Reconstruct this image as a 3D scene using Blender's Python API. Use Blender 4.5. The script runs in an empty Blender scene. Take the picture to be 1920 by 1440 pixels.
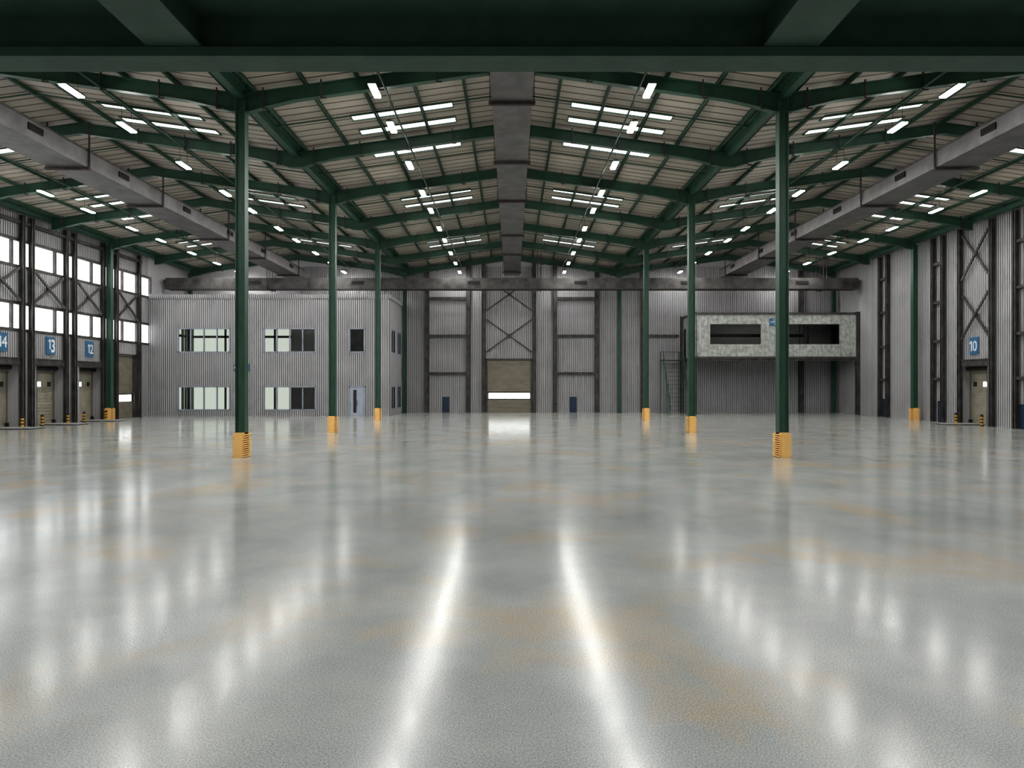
import bpy, math, random
from mathutils import Vector
random.seed(7)
S = bpy.context.scene
COL = S.collection

# ------------------------------------------------------------------ materials
def new_mat(name):
    m = bpy.data.materials.new(name); m.use_nodes = True
    nt = m.node_tree
    return m, nt, nt.nodes['Principled BSDF']

def noise_mat(name, c1, c2, scale=1.5, rough=0.6, metal=0.0, stretch=(1,1,1), lo=0.35, hi=0.65, detail=5, bump=0.0):
    m, nt, b = new_mat(name)
    tc = nt.nodes.new('ShaderNodeTexCoord'); mp = nt.nodes.new('ShaderNodeMapping')
    geo = nt.nodes.new('ShaderNodeNewGeometry')
    mp.inputs['Scale'].default_value = stretch
    nt.links.new(geo.outputs['Position'], mp.inputs['Vector'])
    n = nt.nodes.new('ShaderNodeTexNoise'); n.inputs['Scale'].default_value = scale; n.inputs['Detail'].default_value = detail
    nt.links.new(mp.outputs[0], n.inputs['Vector'])
    r = nt.nodes.new('ShaderNodeValToRGB')
    r.color_ramp.elements[0].position = lo; r.color_ramp.elements[1].position = hi
    r.color_ramp.elements[0].color = (*c1, 1); r.color_ramp.elements[1].color = (*c2, 1)
    nt.links.new(n.outputs['Fac'], r.inputs[0]); nt.links.new(r.outputs[0], b.inputs['Base Color'])
    b.inputs['Roughness'].default_value = rough; b.inputs['Metallic'].default_value = metal
    if bump:
        bp = nt.nodes.new('ShaderNodeBump'); bp.inputs['Strength'].default_value = bump; bp.inputs['Distance'].default_value = 0.02
        nt.links.new(n.outputs['Fac'], bp.inputs['Height']); nt.links.new(bp.outputs[0], b.inputs['Normal'])
    nt.nodes.remove(tc)
    return m

def emit_mat(name, col, strength):
    m = bpy.data.materials.new(name); m.use_nodes = True; nt = m.node_tree
    nt.nodes.remove(nt.nodes['Principled BSDF'])
    e = nt.nodes.new('ShaderNodeEmission'); e.inputs[0].default_value = (*col, 1); e.inputs[1].default_value = strength
    nt.links.new(e.outputs[0], nt.nodes['Material Output'].inputs[0])
    return m

L_TUBE, L_SKY, L_WIN = 190.0, 2.0, 3.0
M = {}
M['green'] = noise_mat('green_paint', (0.022,0.066,0.042), (0.034,0.088,0.058), 2.0, 0.42, stretch=(3,3,0.6))
M['green_dark'] = noise_mat('green_paint_dark', (0.019,0.062,0.039), (0.028,0.080,0.051), 1.2, 0.5)
M['green_grey'] = noise_mat('dull_green_paint', (0.036,0.074,0.055), (0.048,0.092,0.070), 1.2, 0.6)
M['steel'] = noise_mat('dark_weathered_steel', (0.038,0.035,0.033), (0.085,0.08,0.075), 1.6, 0.55, 0.2, stretch=(1,1,0.7))
M['steel_thin'] = noise_mat('dark_rod_steel', (0.04,0.032,0.032), (0.07,0.055,0.055), 3, 0.6, 0.2)
M['sheet'] = noise_mat('light_grey_sheet', (0.37,0.365,0.38), (0.43,0.425,0.44), 0.35, 0.5, 0.0)
M['groove_shade'] = noise_mat('sheet_groove_shade', (0.15,0.148,0.154), (0.18,0.178,0.185), 0.35, 0.6)  # shade inside the sheet grooves, painted in as a darker colour
M['sheet_plain'] = noise_mat('plain_grey_panel', (0.37,0.37,0.38), (0.41,0.41,0.42), 0.3, 0.6)
M['roof'] = noise_mat('beige_roof_sheet', (0.33,0.30,0.25), (0.40,0.365,0.31), 0.8, 0.6, stretch=(0.3,2,1))
M['roof_joint'] = noise_mat('brown_roof_joint', (0.06,0.04,0.032), (0.08,0.055,0.045), 1, 0.7)
M['duct'] = noise_mat('grey_duct_metal', (0.125,0.118,0.119), (0.185,0.177,0.18), 1.1, 0.45, 0.3, detail=6)
M['duct_dark'] = noise_mat('mottled_duct_metal', (0.030,0.028,0.027), (0.085,0.08,0.078), 0.9, 0.6, 0.1, detail=8)
M['grille'] = noise_mat('dark_grille', (0.012,0.011,0.011), (0.02,0.018,0.018), 3, 0.6)
M['guard'] = noise_mat('ochre_plastic', (0.86,0.52,0.17), (0.92,0.57,0.20), 2, 0.45)
M['office_trim'] = noise_mat('blue_grey_frame', (0.27,0.30,0.36), (0.32,0.35,0.41), 2, 0.45)
M['office_door'] = noise_mat('pale_blue_grey_door', (0.34,0.38,0.47), (0.40,0.44,0.52), 2, 0.4)
M['door_blue'] = noise_mat('navy_door_paint', (0.014,0.030,0.062), (0.02,0.04,0.08), 2, 0.45)
M['olive'] = noise_mat('olive_door_panel', (0.17,0.155,0.115), (0.22,0.20,0.155), 1.0, 0.5, stretch=(1,1,2))
M['dock'] = noise_mat('beige_dock_door', (0.27,0.25,0.20), (0.36,0.335,0.27), 1.2, 0.55)
M['black'] = noise_mat('black_paint', (0.012,0.012,0.012), (0.02,0.02,0.02), 2, 0.5)
M['yellow'] = noise_mat('yellow_band', (0.55,0.30,0.02), (0.62,0.36,0.03), 2, 0.5)
M['sign'] = noise_mat('blue_sign', (0.035,0.12,0.23), (0.045,0.14,0.26), 2, 0.4)
M['sign_text'] = noise_mat('white_sign_letters', (0.62,0.68,0.74), (0.68,0.74,0.80), 2, 0.5)
M['concrete_wall'] = noise_mat('mottled_concrete', (0.24,0.255,0.235), (0.47,0.485,0.46), 2.6, 0.7, detail=12, lo=0.30, hi=0.66, stretch=(1,1,0.8))
M['plate'] = noise_mat('dock_plate', (0.36,0.36,0.35), (0.43,0.43,0.42), 2, 0.35)
M['interior'] = noise_mat('dark_interior', (0.34,0.335,0.33), (0.42,0.415,0.41), 0.7, 0.8)
M['tube'] = emit_mat('fluorescent_tube', (1.0,0.985,0.95), L_TUBE)
M['skypane'] = emit_mat('skylight_glow', (1.0,1.0,0.98), L_SKY)
M['winpane'] = emit_mat('daylight_glass', (0.98,1.0,1.0), L_WIN)
M['officepane'] = emit_mat('office_daylight_glass', (0.86,0.90,0.82), 0.85)

# glass for office
def glass_mat():
    m = bpy.data.materials.new('clear_window_glass'); m.use_nodes = True; nt = m.node_tree
    nt.nodes.remove(nt.nodes['Principled BSDF'])
    t = nt.nodes.new('ShaderNodeBsdfTransparent'); t.inputs[0].default_value = (0.86,0.88,0.86,1)
    g = nt.nodes.new('ShaderNodeBsdfGlossy'); g.inputs['Roughness'].default_value = 0.0; g.inputs[0].default_value = (0.06,0.06,0.06,1)
    f = nt.nodes.new('ShaderNodeFresnel'); f.inputs[0].default_value = 1.5
    mx = nt.nodes.new('ShaderNodeMixShader')
    nt.links.new(f.outputs[0], mx.inputs[0]); nt.links.new(t.outputs[0], mx.inputs[1]); nt.links.new(g.outputs[0], mx.inputs[2])
    nt.links.new(mx.outputs[0], nt.nodes['Material Output'].inputs[0])
    return m
M['glass'] = glass_mat()

def board_concrete():
    m = M['concrete_wall']; nt = m.node_tree; b = nt.nodes['Principled BSDF']
    geo = nt.nodes.new('ShaderNodeNewGeometry')
    sep = nt.nodes.new('ShaderNodeSeparateXYZ'); nt.links.new(geo.outputs['Position'], sep.inputs[0])
    add = nt.nodes.new('ShaderNodeMath'); add.operation = 'ADD'
    nt.links.new(sep.outputs[0], add.inputs[0]); nt.links.new(sep.outputs[1], add.inputs[1])
    mul = nt.nodes.new('ShaderNodeMath'); mul.operation = 'MULTIPLY'; mul.inputs[1].default_value = 0.85
    nt.links.new(add.outputs[0], mul.inputs[0])
    fr = nt.nodes.new('ShaderNodeMath'); fr.operation = 'FRACT'; nt.links.new(mul.outputs[0], fr.inputs[0])
    lt = nt.nodes.new('ShaderNodeMath'); lt.operation = 'LESS_THAN'; lt.inputs[1].default_value = 0.07
    nt.links.new(fr.outputs[0], lt.inputs[0])
    src = b.inputs['Base Color'].links[0].from_socket
    mx = nt.nodes.new('ShaderNodeMixRGB'); mx.blend_type = 'MULTIPLY'; mx.inputs[2].default_value = (0.72,0.73,0.71,1)
    nt.links.new(lt.outputs[0], mx.inputs[0]); nt.links.new(src, mx.inputs[1]); nt.links.new(mx.outputs[0], b.inputs['Base Color'])
board_concrete()

def floor_mat():
    m, nt, b = new_mat('polished_concrete')
    geo = nt.nodes.new('ShaderNodeNewGeometry')
    def noise(scale, detail=4, rough=0.55, st=(1,1,1), off=0, dist=0.0):
        mp = nt.nodes.new('ShaderNodeMapping'); mp.inputs['Scale'].default_value = st
        mp.inputs['Location'].default_value = (off, off*0.7, 0)
        nt.links.new(geo.outputs['Position'], mp.inputs['Vector'])
        n = nt.nodes.new('ShaderNodeTexNoise'); n.inputs['Scale'].default_value = scale
        n.inputs['Detail'].default_value = detail; n.inputs['Roughness'].default_value = rough
        n.inputs['Distortion'].default_value = dist
        nt.links.new(mp.outputs[0], n.inputs['Vector']); return n.outputs['Fac']
    def ramp(src, p0, p1, c0, c1):
        r = nt.nodes.new('ShaderNodeValToRGB'); e = r.color_ramp.elements
        e[0].position = p0; e[1].position = p1; e[0].color = (*c0,1); e[1].color = (*c1,1)
        nt.links.new(src, r.inputs[0]); return r.outputs[0]
    def mix(fac, a, c, mode='MIX'):
        x = nt.nodes.new('ShaderNodeMixRGB'); x.blend_type = mode
        for i, v in ((0, fac), (1, a), (2, c)):
            if isinstance(v, (int, float)): x.inputs[i].default_value = v
            elif isinstance(v, tuple): x.inputs[i].default_value = (*v, 1)
            else: nt.links.new(v, x.inputs[i])
        return x.outputs[0]
    base = ramp(noise(0.35, 6, 0.6), 0.34, 0.66, (0.345,0.365,0.36), (0.46,0.472,0.455))
    blue = ramp(noise(0.22, 5, 0.6, off=31), 0.56, 0.72, (0,0,0), (1,1,1))
    base = mix(mix(1.0, blue, (0.35,0.35,0.35), 'MULTIPLY'), base, (0.36,0.405,0.43))
    warm = ramp(noise(0.25, 7, 0.62, off=12, dist=0.4), 0.52, 0.66, (0,0,0), (1,1,1))
    base = mix(mix(1.0, warm, (0.75,0.75,0.75), 'MULTIPLY'), base, (0.49,0.40,0.29))
    sp = ramp(noise(50, 4, 0.8), 0.34, 0.64, (0.50,0.51,0.52), (1.46,1.46,1.44))
    base = mix(1.0, base, sp, 'MULTIPLY')
    sp2 = ramp(noise(120, 2, 0.6, off=5), 0.27, 0.42, (0.62,0.62,0.62), (1.0,1.0,1.0))
    base = mix(1.0, base, sp2, 'MULTIPLY')
    nt.links.new(base, b.inputs['Base Color'])
    rr = ramp(noise(1.4, 6, 0.65, off=3), 0.3, 0.7, (0.125,0.125,0.125), (0.175,0.175,0.175))
    nt.links.new(rr, b.inputs['Roughness'])
    b.inputs['Specular IOR Level'].default_value = 0.62
    bp = nt.nodes.new('ShaderNodeBump'); bp.inputs['Strength'].default_value = 0.08; bp.inputs['Distance'].default_value = 0.003
    nt.links.new(noise(45, 3, 0.6, off=8), bp.inputs['Height']); nt.links.new(bp.outputs[0], b.inputs['Normal'])
    return m
M['floor'] = floor_mat()

# ------------------------------------------------------------------ mesh builder
class MB:
    def __init__(s): s.v = []; s.f = []; s.mi = []
    def face(s, pts, mi=0):
        n = len(s.v); s.v += [tuple(p) for p in pts]; s.f.append(tuple(range(n, n+len(pts)))); s.mi.append(mi)
    def box(s, x0, x1, y0, y1, z0, z1, mi=0):
        if x0 > x1: x0, x1 = x1, x0
        if y0 > y1: y0, y1 = y1, y0
        if z0 > z1: z0, z1 = z1, z0
        n = len(s.v)
        s.v += [(x0,y0,z0),(x1,y0,z0),(x1,y1,z0),(x0,y1,z0),(x0,y0,z1),(x1,y0,z1),(x1,y1,z1),(x0,y1,z1)]
        for q in ((0,3,2,1),(4,5,6,7),(0,1,5,4),(1,2,6,5),(2,3,7,6),(3,0,4,7)):
            s.f.append(tuple(n+i for i in q)); s.mi.append(mi)
        return s
    def bar(s, p, q, w, h=None, mi=0, up=None):
        """box bar between two points, w across, h along the up vector"""
        h = h or w; p = Vector(p); q = Vector(q); d = (q-p).normalized()
        u = Vector(up) if up else (Vector((0,0,1)) if abs(d.z) < 0.95 else Vector((1,0,0)))
        a = d.cross(u).normalized(); u2 = a.cross(d).normalized()
        n = len(s.v)
        for c in (p, q):
            for sa, su in ((-1,-1),(1,-1),(1,1),(-1,1)):
                s.v.append(tuple(c + a*sa*w/2 + u2*su*h/2))
        for f in ((0,1,2,3),(7,6,5,4),(0,4,5,1),(1,5,6,2),(2,6,7,3),(3,7,4,0)):
            s.f.append(tuple(n+i for i in f)); s.mi.append(mi)
        return s
    def tube(s, p, q, r, seg=10, mi=0, r2=None):
        p = Vector(p); q = Vector(q); d = (q-p).normalized(); r2 = r if r2 is None else r2
        u = Vector((0,0,1)) if abs(d.z) < 0.95 else Vector((1,0,0))
        a = d.cross(u).normalized(); b = a.cross(d).normalized(); n = len(s.v)
        for c, rr in ((p, r), (q, r2)):
            for i in range(seg):
                t = 2*math.pi*i/seg; s.v.append(tuple(c + a*math.cos(t)*rr + b*math.sin(t)*rr))
        for i in range(seg):
            j = (i+1) % seg; s.f.append((n+i, n+j, n+seg+j, n+seg+i)); s.mi.append(mi)
        s.f.append(tuple(n+i for i in reversed(range(seg)))); s.mi.append(mi)
        s.f.append(tuple(n+seg+i for i in range(seg))); s.mi.append(mi)
        return s
    def prism(s, poly, y0, y1, mi=0):
        """poly of (x,z), extruded along y"""
        n = len(s.v); k = len(poly)
        s.v += [(x, y0, z) for x, z in poly] + [(x, y1, z) for x, z in poly]
        s.f.append(tuple(range(n, n+k))); s.mi.append(mi)
        s.f.append(tuple(reversed(range(n+k, n+2*k)))); s.mi.append(mi)
        for i in range(k):
            j = (i+1) % k; s.f.append((n+i, n+k+i, n+k+j, n+j)); s.mi.append(mi)
        return s
    def strip(s, line, dz0, dz1, y0, y1, mi=0):
        """a band following a polyline (x,z) between offsets dz0..dz1"""
        for (xa, za), (xb, zb) in zip(line, line[1:]):
            s.prism([(xa, za+dz0), (xb, zb+dz0), (xb, zb+dz1), (xa, za+dz1)], y0, y1, mi)
        return s

def worldloc(p):
    v = Vector((0,0,0))
    while p is not None: v += p.location; p = p.parent
    return v

def obj(name, mb, mats, parent=None, local=False, loc=None):
    me = bpy.data.meshes.new(name)
    off = Vector((0,0,0))
    if not local:
        if parent is not None: off = worldloc(parent)
        elif loc is not None: off = Vector(loc)
    vs = [(a-off.x, b-off.y, c-off.z) for a, b, c in mb.v]
    me.from_pydata(vs, [], mb.f)
    if not isinstance(mats, (list, tuple)): mats = [mats]
    for m in mats: me.materials.append(M[m])
    if len(mats) > 1: me.polygons.foreach_set('material_index', mb.mi)
    me.update(); me.validate()
    import bmesh
    bm = bmesh.new(); bm.from_mesh(me)
    if name not in NO_NORMALS: bmesh.ops.recalc_face_normals(bm, faces=bm.faces)
    bm.to_mesh(me); bm.free()
    o = bpy.data.objects.new(name, me); COL.objects.link(o)
    if parent is not None: o.parent = parent
    elif loc is not None: o.location = loc
    return o
NO_NORMALS = set()

def tag(o, label, cat, group=None):
    o['label'] = label; o['category'] = cat
    if group: o['group'] = group
    return o
def thing(name, label, cat, loc=(0,0,0), group=None):
    o = bpy.data.objects.new(name, None); COL.objects.link(o); o.location = loc; o.empty_display_size = 0.3
    return tag(o, label, cat, group)
def struct(name, mb, mats, parent=None):
    o = obj(name, mb, mats, parent)
    if parent is None: o['kind'] = 'structure'
    return o
def struct_root(name, loc=(0,0,0)):
    o = bpy.data.objects.new(name, None); COL.objects.link(o); o.location = loc; o['kind'] = 'structure'; return o
KIDS = {}
def copy_tree(o, parent=None):
    c = o.copy(); COL.objects.link(c)
    if parent is not None: c.parent = parent
    for ch in [x for x in ALLOBJ() if x.parent == o]: copy_tree(ch, c)
    return c
def ALLOBJ(): return list(COL.objects)
def dup(o, loc, label, mirror=False):
    c = copy_tree(o); c.location = loc; c['label'] = label; return c

ORD = ['nearest','second','third','fourth','fifth','sixth','seventh','eighth','ninth','tenth','eleventh','twelfth','thirteenth','fourteenth']
def from_back(i):   # i = 0 is the one at the back wall
    return 'nearest the back wall' if i == 0 else ORD[i] + ' from back wall'
SIDE = {-1: 'left', 0: 'central', 1: 'right'}

# ------------------------------------------------------------------ dimensions
XW, YB, YF = 43.1, 85.5, -30.0          # side walls, back wall, front wall
RIDGE, SLOPE = 20.85, 0.139            # top of rafters at a ridge
BAY = 28.2; H2 = 14.1
FR = [84.2 - 8.47*i for i in range(7)]         # rafter lines, back to front
MAIN = [33.4, 50.35, 67.3]                     # lines that have columns
def rtop(x, cx): return RIDGE - SLOPE*abs(x-cx)

# ------------------------------------------------------------------ floor
mb = MB(); mb.box(-46, 46, YF-0.3, YB+0.3, -0.3, 0)
struct('floor', mb, 'floor')

# ------------------------------------------------------------------ corrugated walls
P = 0.25
def prof(u):
    t = u - math.floor(u/P)*P
    pts = [(0,0),(0.165,0),(0.18,0.07),(0.235,0.07),(0.25,0)]
    for (a, da), (b, db) in zip(pts, pts[1:]):
        if a <= t <= b: return da + (db-da)*(t-a)/(b-a)
    return 0
def corr(mb, axis, pos, sgn, u0, u1, z0, z1, holes=(), flat=False):
    """vertical sheet; axis 'x' = wall plane at x=pos (u is y), 'y' = plane y=pos (u is x); sgn = outward direction"""
    us = sorted({u0, u1, *[max(u0, min(u1, h[i])) for h in holes for i in (0, 1)]})
    for a, b in zip(us, us[1:]):
        if b-a < 1e-4: continue
        mid = (a+b)/2
        hz = sorted([(max(z0,h[2]), min(z1,h[3])) for h in holes if h[0] < mid < h[1]])
        segs = []; z = z0
        for c, d in hz:
            if c > z: segs.append((z, c))
            z = max(z, d)
        if z < z1: segs.append((z, z1))
        if flat: pts = [a, b]
        else:
            pts = {a, b}; k = math.floor(a/P)
            while k*P < b:
                for t in (0, 0.165, 0.18, 0.235):
                    if a < k*P+t < b: pts.add(k*P+t)
                k += 1
            pts = sorted(pts)
        for (c, d) in segs:
            for p, q in zip(pts, pts[1:]):
                dp, dq = (0, 0) if flat else (prof(p+1e-7), prof(q-1e-7))
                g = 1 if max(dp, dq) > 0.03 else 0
                if axis == 'x':
                    mb.face([(pos+sgn*dp,p,c),(pos+sgn*dq,q,c),(pos+sgn*dq,q,d),(pos+sgn*dp,p,d)], g)
                else:
                    mb.face([(p,pos+sgn*dp,c),(q,pos+sgn*dq,c),(q,pos+sgn*dq,d),(p,pos+sgn*dp,d)], g)
NO_NORMALS |= {'wall_left','wall_right','wall_back','wall_front','wall_gable'}

ZTOP = 21.3
DOCKC = [54.7, 60.4, 66.05]                   # left dock doors
def dock_hole(c): return (c-2.3, c+1.32, 0, 5.5)
LH = [dock_hole(c) for c in DOCKC] + [(69.55, 73.2, 0, 7.04)]
LH += [(YF+3, 76.2, 14.2, 16.26), (YF+3, 76.2, 8.65, 10.74), (77.2, 84.6, 0.3, 11.9)]
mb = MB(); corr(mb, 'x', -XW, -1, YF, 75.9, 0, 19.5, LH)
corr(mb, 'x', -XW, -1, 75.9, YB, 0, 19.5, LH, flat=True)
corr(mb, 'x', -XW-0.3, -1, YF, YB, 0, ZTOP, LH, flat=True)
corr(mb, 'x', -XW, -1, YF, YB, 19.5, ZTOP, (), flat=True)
struct('wall_left', mb, ['sheet','groove_shade'])
RH = [dock_hole(60.4)]
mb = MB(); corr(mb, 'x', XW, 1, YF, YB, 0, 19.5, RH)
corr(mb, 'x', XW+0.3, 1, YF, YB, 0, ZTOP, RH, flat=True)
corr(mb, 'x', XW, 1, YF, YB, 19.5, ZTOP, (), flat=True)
struct('wall_right', mb, ['sheet','groove_shade'])
BH = [(-3.4, 2.6, 0, 7.04), (-42.8, -29.3, 0.3, 11.9)]
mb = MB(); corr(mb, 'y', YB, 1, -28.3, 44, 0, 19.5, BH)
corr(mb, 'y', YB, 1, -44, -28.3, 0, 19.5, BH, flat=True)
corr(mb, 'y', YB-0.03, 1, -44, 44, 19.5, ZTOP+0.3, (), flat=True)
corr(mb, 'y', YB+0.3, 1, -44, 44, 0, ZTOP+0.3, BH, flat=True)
struct('wall_back', mb, ['sheet','groove_shade'])
mb = MB(); corr(mb, 'y', YF, -1, -44, 44, 0, ZTOP+0.3, (), flat=True)
struct('wall_front', mb, 'sheet')

# ------------------------------------------------------------------ roof sheets (ceiling)
def roof_slope(cx, sx):
    """one slope of sheeting from ridge cx outward in direction sx"""
    mb = MB(); L = H2 + (0.9 if abs(cx+sx*H2) > 40 else 0)
    z = lambda d: RIDGE + 0.25 - SLOPE*d
    y = YF; pw = 0.77; g = 0.085
    while y < YB:
        y2 = min(y+pw, YB+0.3)
        for a, b, mi in ((y, y2-g, 0), (y2-g, y2, 1)):
            up = 0.0 if mi == 0 else 0.05
            mb.face([(cx,a,z(0)+up),(cx+sx*L,a,z(L)+up),(cx+sx*L,b,z(L)+up),(cx,b,z(0)+up)], mi)
            if mi == 1:
                for yy in (a, b):
                    mb.face([(cx,yy,z(0)),(cx+sx*L,yy,z(L)),(cx+sx*L,yy,z(L)+up),(cx,yy,z(0)+up)], 1)
        y = y2
    struct('ceiling', mb, ['roof','roof_joint'])
NO_NORMALS.add('ceiling')
for cx in (-BAY, 0, BAY):
    for sx in (-1, 1): roof_slope(cx, sx)
mb = MB(); mb.face([(-47,YF-1,ZTOP+0.6),(47,YF-1,ZTOP+0.6),(47,YB+1,ZTOP+0.6),(-47,YB+1,ZTOP+0.6)])
struct('ceiling', mb, 'roof')

# ------------------------------------------------------------------ rafters
def rafter_lines(cx):
    xs = [-14.1,-13.6,-12.7,-11.3,-10.4,0,10.4,11.3,12.7,13.6,14.1]
    bot = {14.1:17.98,13.6:18.0,12.7:18.28,11.3:18.60}
    top = [(cx+x, rtop(cx+x,cx)) for x in xs]
    low = [(cx+x, bot.get(abs(x), rtop(cx+x,cx)-0.67)) for x in xs]
    return top, low
def make_rafter(label):
    t = thing('roof_rafter', label, 'rafter', (0,0,18))
    top, low = rafter_lines(0)
    w = MB(); w.prism(low + top[::-1], -0.03, 0.03); obj('web', w, 'green_dark', t, local=False)
    b = MB(); b.strip(low, -0.05, 0.0, -0.17, 0.17); obj('bottom_flange', b, 'green', t)
    b = MB(); b.strip(top, -0.05, 0.0, -0.17, 0.17); obj('top_flange', b, 'green', t)
    for x in (-12.9,-9.9,-6.9,-3.9,3.9,6.9,9.9,12.9):
        zt = rtop(x, 0); zb = zt-0.72 if abs(x) < 11.3 else 18.2
        m = MB(); m.box(x-0.035, x+0.035, -0.26, -0.19, zb-0.12, zt+0.1); m.box(x-0.02, x+0.28, -0.25, -0.2, zb-0.16, zb-0.09)
        obj('strap', m, 'steel_thin', t)
    return t
proto = None
for bi, cx in ((0, 0), (-1, -BAY), (1, BAY)):
    for i, y in enumerate(FR):
        lab = 'green steel rafter across the %s roof bay, %s' % (SIDE[bi], from_back(i))
        if proto is None:
            proto = make_rafter(lab); proto.location = (cx, y, 18)
        else: dup(proto, (cx, y, 18), lab)

# ------------------------------------------------------------------ purlins
names_k = ['next to the ridge','second from the ridge','third from the ridge','fourth from the ridge','lowest, beside the valley']
for bi, cx in ((-1,-BAY),(0,0),(1,BAY)):
    for s in (-1, 0, 1):
        for k in ([0] if s == 0 else range(1, 6)):
            x = cx + s*k*2.69; z = rtop(x, cx)
            m = MB(); m.box(x-0.07, x+0.07, 18, YB-0.1, z, z+0.025); m.box(x-0.02, x+0.02, 18, YB-0.1, z, z+0.25); m.box(x-0.07,x+0.07,18,YB-0.1,z+0.225,z+0.25)
            o = obj('roof_purlin', m, 'green', None, loc=(x, 18, z))
            if s == 0: lab = 'long green purlin along the ridge of the %s roof bay' % SIDE[bi]
            else:
                sl = 'left' if s < 0 else 'right'
                lab = 'green purlin on %s slope of %s roof bay, %s' % (sl, SIDE[bi], names_k[k-1])
            tag(o, lab, 'purlin')
# sag bars half way between rafters
for bi, cx in ((-1,-BAY),(0,0),(1,BAY)):
    for i, y in enumerate([f-4.23 for f in FR]+[]):
        m = MB(); zz = lambda d: RIDGE-SLOPE*d+0.02
        for s in (-1, 1):
            m.bar((cx, y, zz(0)), (cx+s*13.9, y, zz(13.9)), 0.07, 0.07)
        o = obj('tie_bar', m, 'green_dark', None, loc=(cx, y, 20))
        tag(o, 'thin green tie bar across the %s roof bay, %s' % (SIDE[bi], from_back(i)), 'tie bar')

# ------------------------------------------------------------------ valley and eave beams
for x, nm in ((-H2,'left valley'),(H2,'right valley'),(-3*H2,'left eaves'),(3*H2,'right eaves')):
    for i, y in enumerate(FR):
        y0 = y-8.47+0.04; y1 = y-0.04
        m = MB(); m.box(x-0.2, x+0.2, y0, y1, 18.6, 18.64); m.box(x-0.16, x+0.16, y0, y1, 18.64, 19.0)
        t = thing('roof_beam', 'green lengthwise roof beam along the %s, %s' % (nm, from_back(i)), 'beam', (x, (y0+y1)/2, 18.6))
        obj('soffit', m, 'green', t)
        m = MB(); m.box(x-0.45, x+0.45, y0, y1, 19.0, 19.06); obj('gutter', m, 'green_dark', t)

# ------------------------------------------------------------------ columns
def make_column(name, label, x, y, ztop, guard=True, wx=0.50, dy=0.46, gl=None):
    t = thing(name, label, 'column', (x, y, 0))
    m = MB()
    m.box(x-wx/2, x-wx/2+0.05, y-dy/2, y+dy/2, 0, ztop)
    m.box(x+wx/2-0.05, x+wx/2, y-dy/2, y+dy/2, 0, ztop)
    obj('flange', m, 'green', t)
    m = MB(); m.box(x-wx/2+0.05, x+wx/2-0.05, y-0.12, y+0.03, 0, ztop); obj('web', m, 'green', t)
    m = MB(); m.box(x-wx/2-0.06, x+wx/2+0.06, y-dy/2-0.06, y+dy/2+0.06, 0, 0.05); obj('base_plate', m, 'green_dark', t)
    if guard:
        g = thing('column_guard', gl, 'column guard', (x, y, 0))
        core = MB()
        gx, gy, hh = 0.33, 0.44, 1.28
        core.box(x-gx+0.08, x+gx-0.08, y-gy+0.06, y+gy-0.06, 0.0, hh-0.02)
        core.box(x-0.22, x+0.22, y-gy, y+gy, 0.0, hh)
        obj('shell', core, 'guard', g)
        r = MB(); n = 11
        for k in range(n):
            z0 = 0.03 + k*(hh-0.06)/n; z1 = z0 + (hh-0.06)/n*0.5
            q = [(x-gx, z0)]
            r.box(x-gx, x+gx, y-gy+0.01, y+gy-0.01, z0, z1)
        obj('ribs', r, 'guard', g)
rown = {33.4:'nearest', 50.35:'middle', 67.3:'farthest'}
for s, sn in ((-1,'left'),(1,'right')):
    for y in MAIN:
        make_column('steel_column', '%s of the three green steel columns in the %s inner row' % (rown[y], sn), s*H2, y, 18.55, True,
                    gl='ribbed ochre guard around the foot of the %s column of the %s inner row' % (rown[y], sn))
    make_column('steel_column', 'tall green column standing against the back wall at the %s inner valley' % sn, s*H2, 84.2, 18.4, False)
    make_column('steel_column', 'green corner column where the back wall meets the %s side wall' % sn, s*42.3, 84.2, 18.4, False)
    make_column('steel_column', 'green column with ochre guard against the %s side wall' % sn, s*42.3, 67.3, 18.4, True,
                gl='ribbed ochre guard around the green column on the %s side wall' % sn)

# ------------------------------------------------------------------ ceiling pipes
for x in (-34.4,-21.3,-6.6,6.6,21.3,34.4):
    m = MB(); m.tube((x, 18, 19.16), (x, 84, 19.16), 0.055, 10)
    o = obj('ceiling_pipe', m, 'green', None, loc=(x, 18, 19.16))
    bi = 0 if abs(x) < 14 else (1 if x > 0 else -1); cx = bi*BAY
    tag(o, 'slim green pipe under the rafters, %s half of the %s roof bay' % ('left' if x < cx else 'right', SIDE[bi]), 'pipe')

# ------------------------------------------------------------------ skylights
SKY_Y = [74.0, 71.9, 61.6, 57.1, 54.95, 44.3, 40.2, 38.0]
def make_sky(s, label):
    t = thing('skylight', label, 'skylight', (0,0,20))
    z = lambda d: RIDGE + 0.235 - SLOPE*d
    d0, d1 = 3.55, 9.6
    a, b = s*d0, s*d1
    m = MB(); m.face([(a,0,z(d0)),(b,0,z(d1)),(b,0.7,z(d1)),(a,0.7,z(d0))]); obj('pane', m, 'skypane', t)
    m = MB()
    for y0, y1 in ((-0.06, 0.0),(0.70,0.76)):
        m.prism([(a,z(d0)-0.06),(b,z(d1)-0.06),(b,z(d1)+0.02),(a,z(d0)+0.02)], y0, y1)
    for d in (d0, d1):
        m.box(s*d-0.03, s*d+0.03, -0.06, 0.76, z(d)-0.06, z(d)+0.02)
    obj('frame', m, 'green_dark', t)
    return t
for s, sn in ((-1,'left'),(1,'right')):
    pr = None
    for bi, cx in ((0,0),(-1,-BAY),(1,BAY)):
        for i, y in enumerate(SKY_Y):
            lab = 'white skylight strip, %s slope of %s roof bay, %s' % (sn, SIDE[bi], from_back(i))
            if pr is None: pr = make_sky(s, lab); pr.location = (cx, y, 20)
            else: dup(pr, (cx, y, 20), lab)

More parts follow.
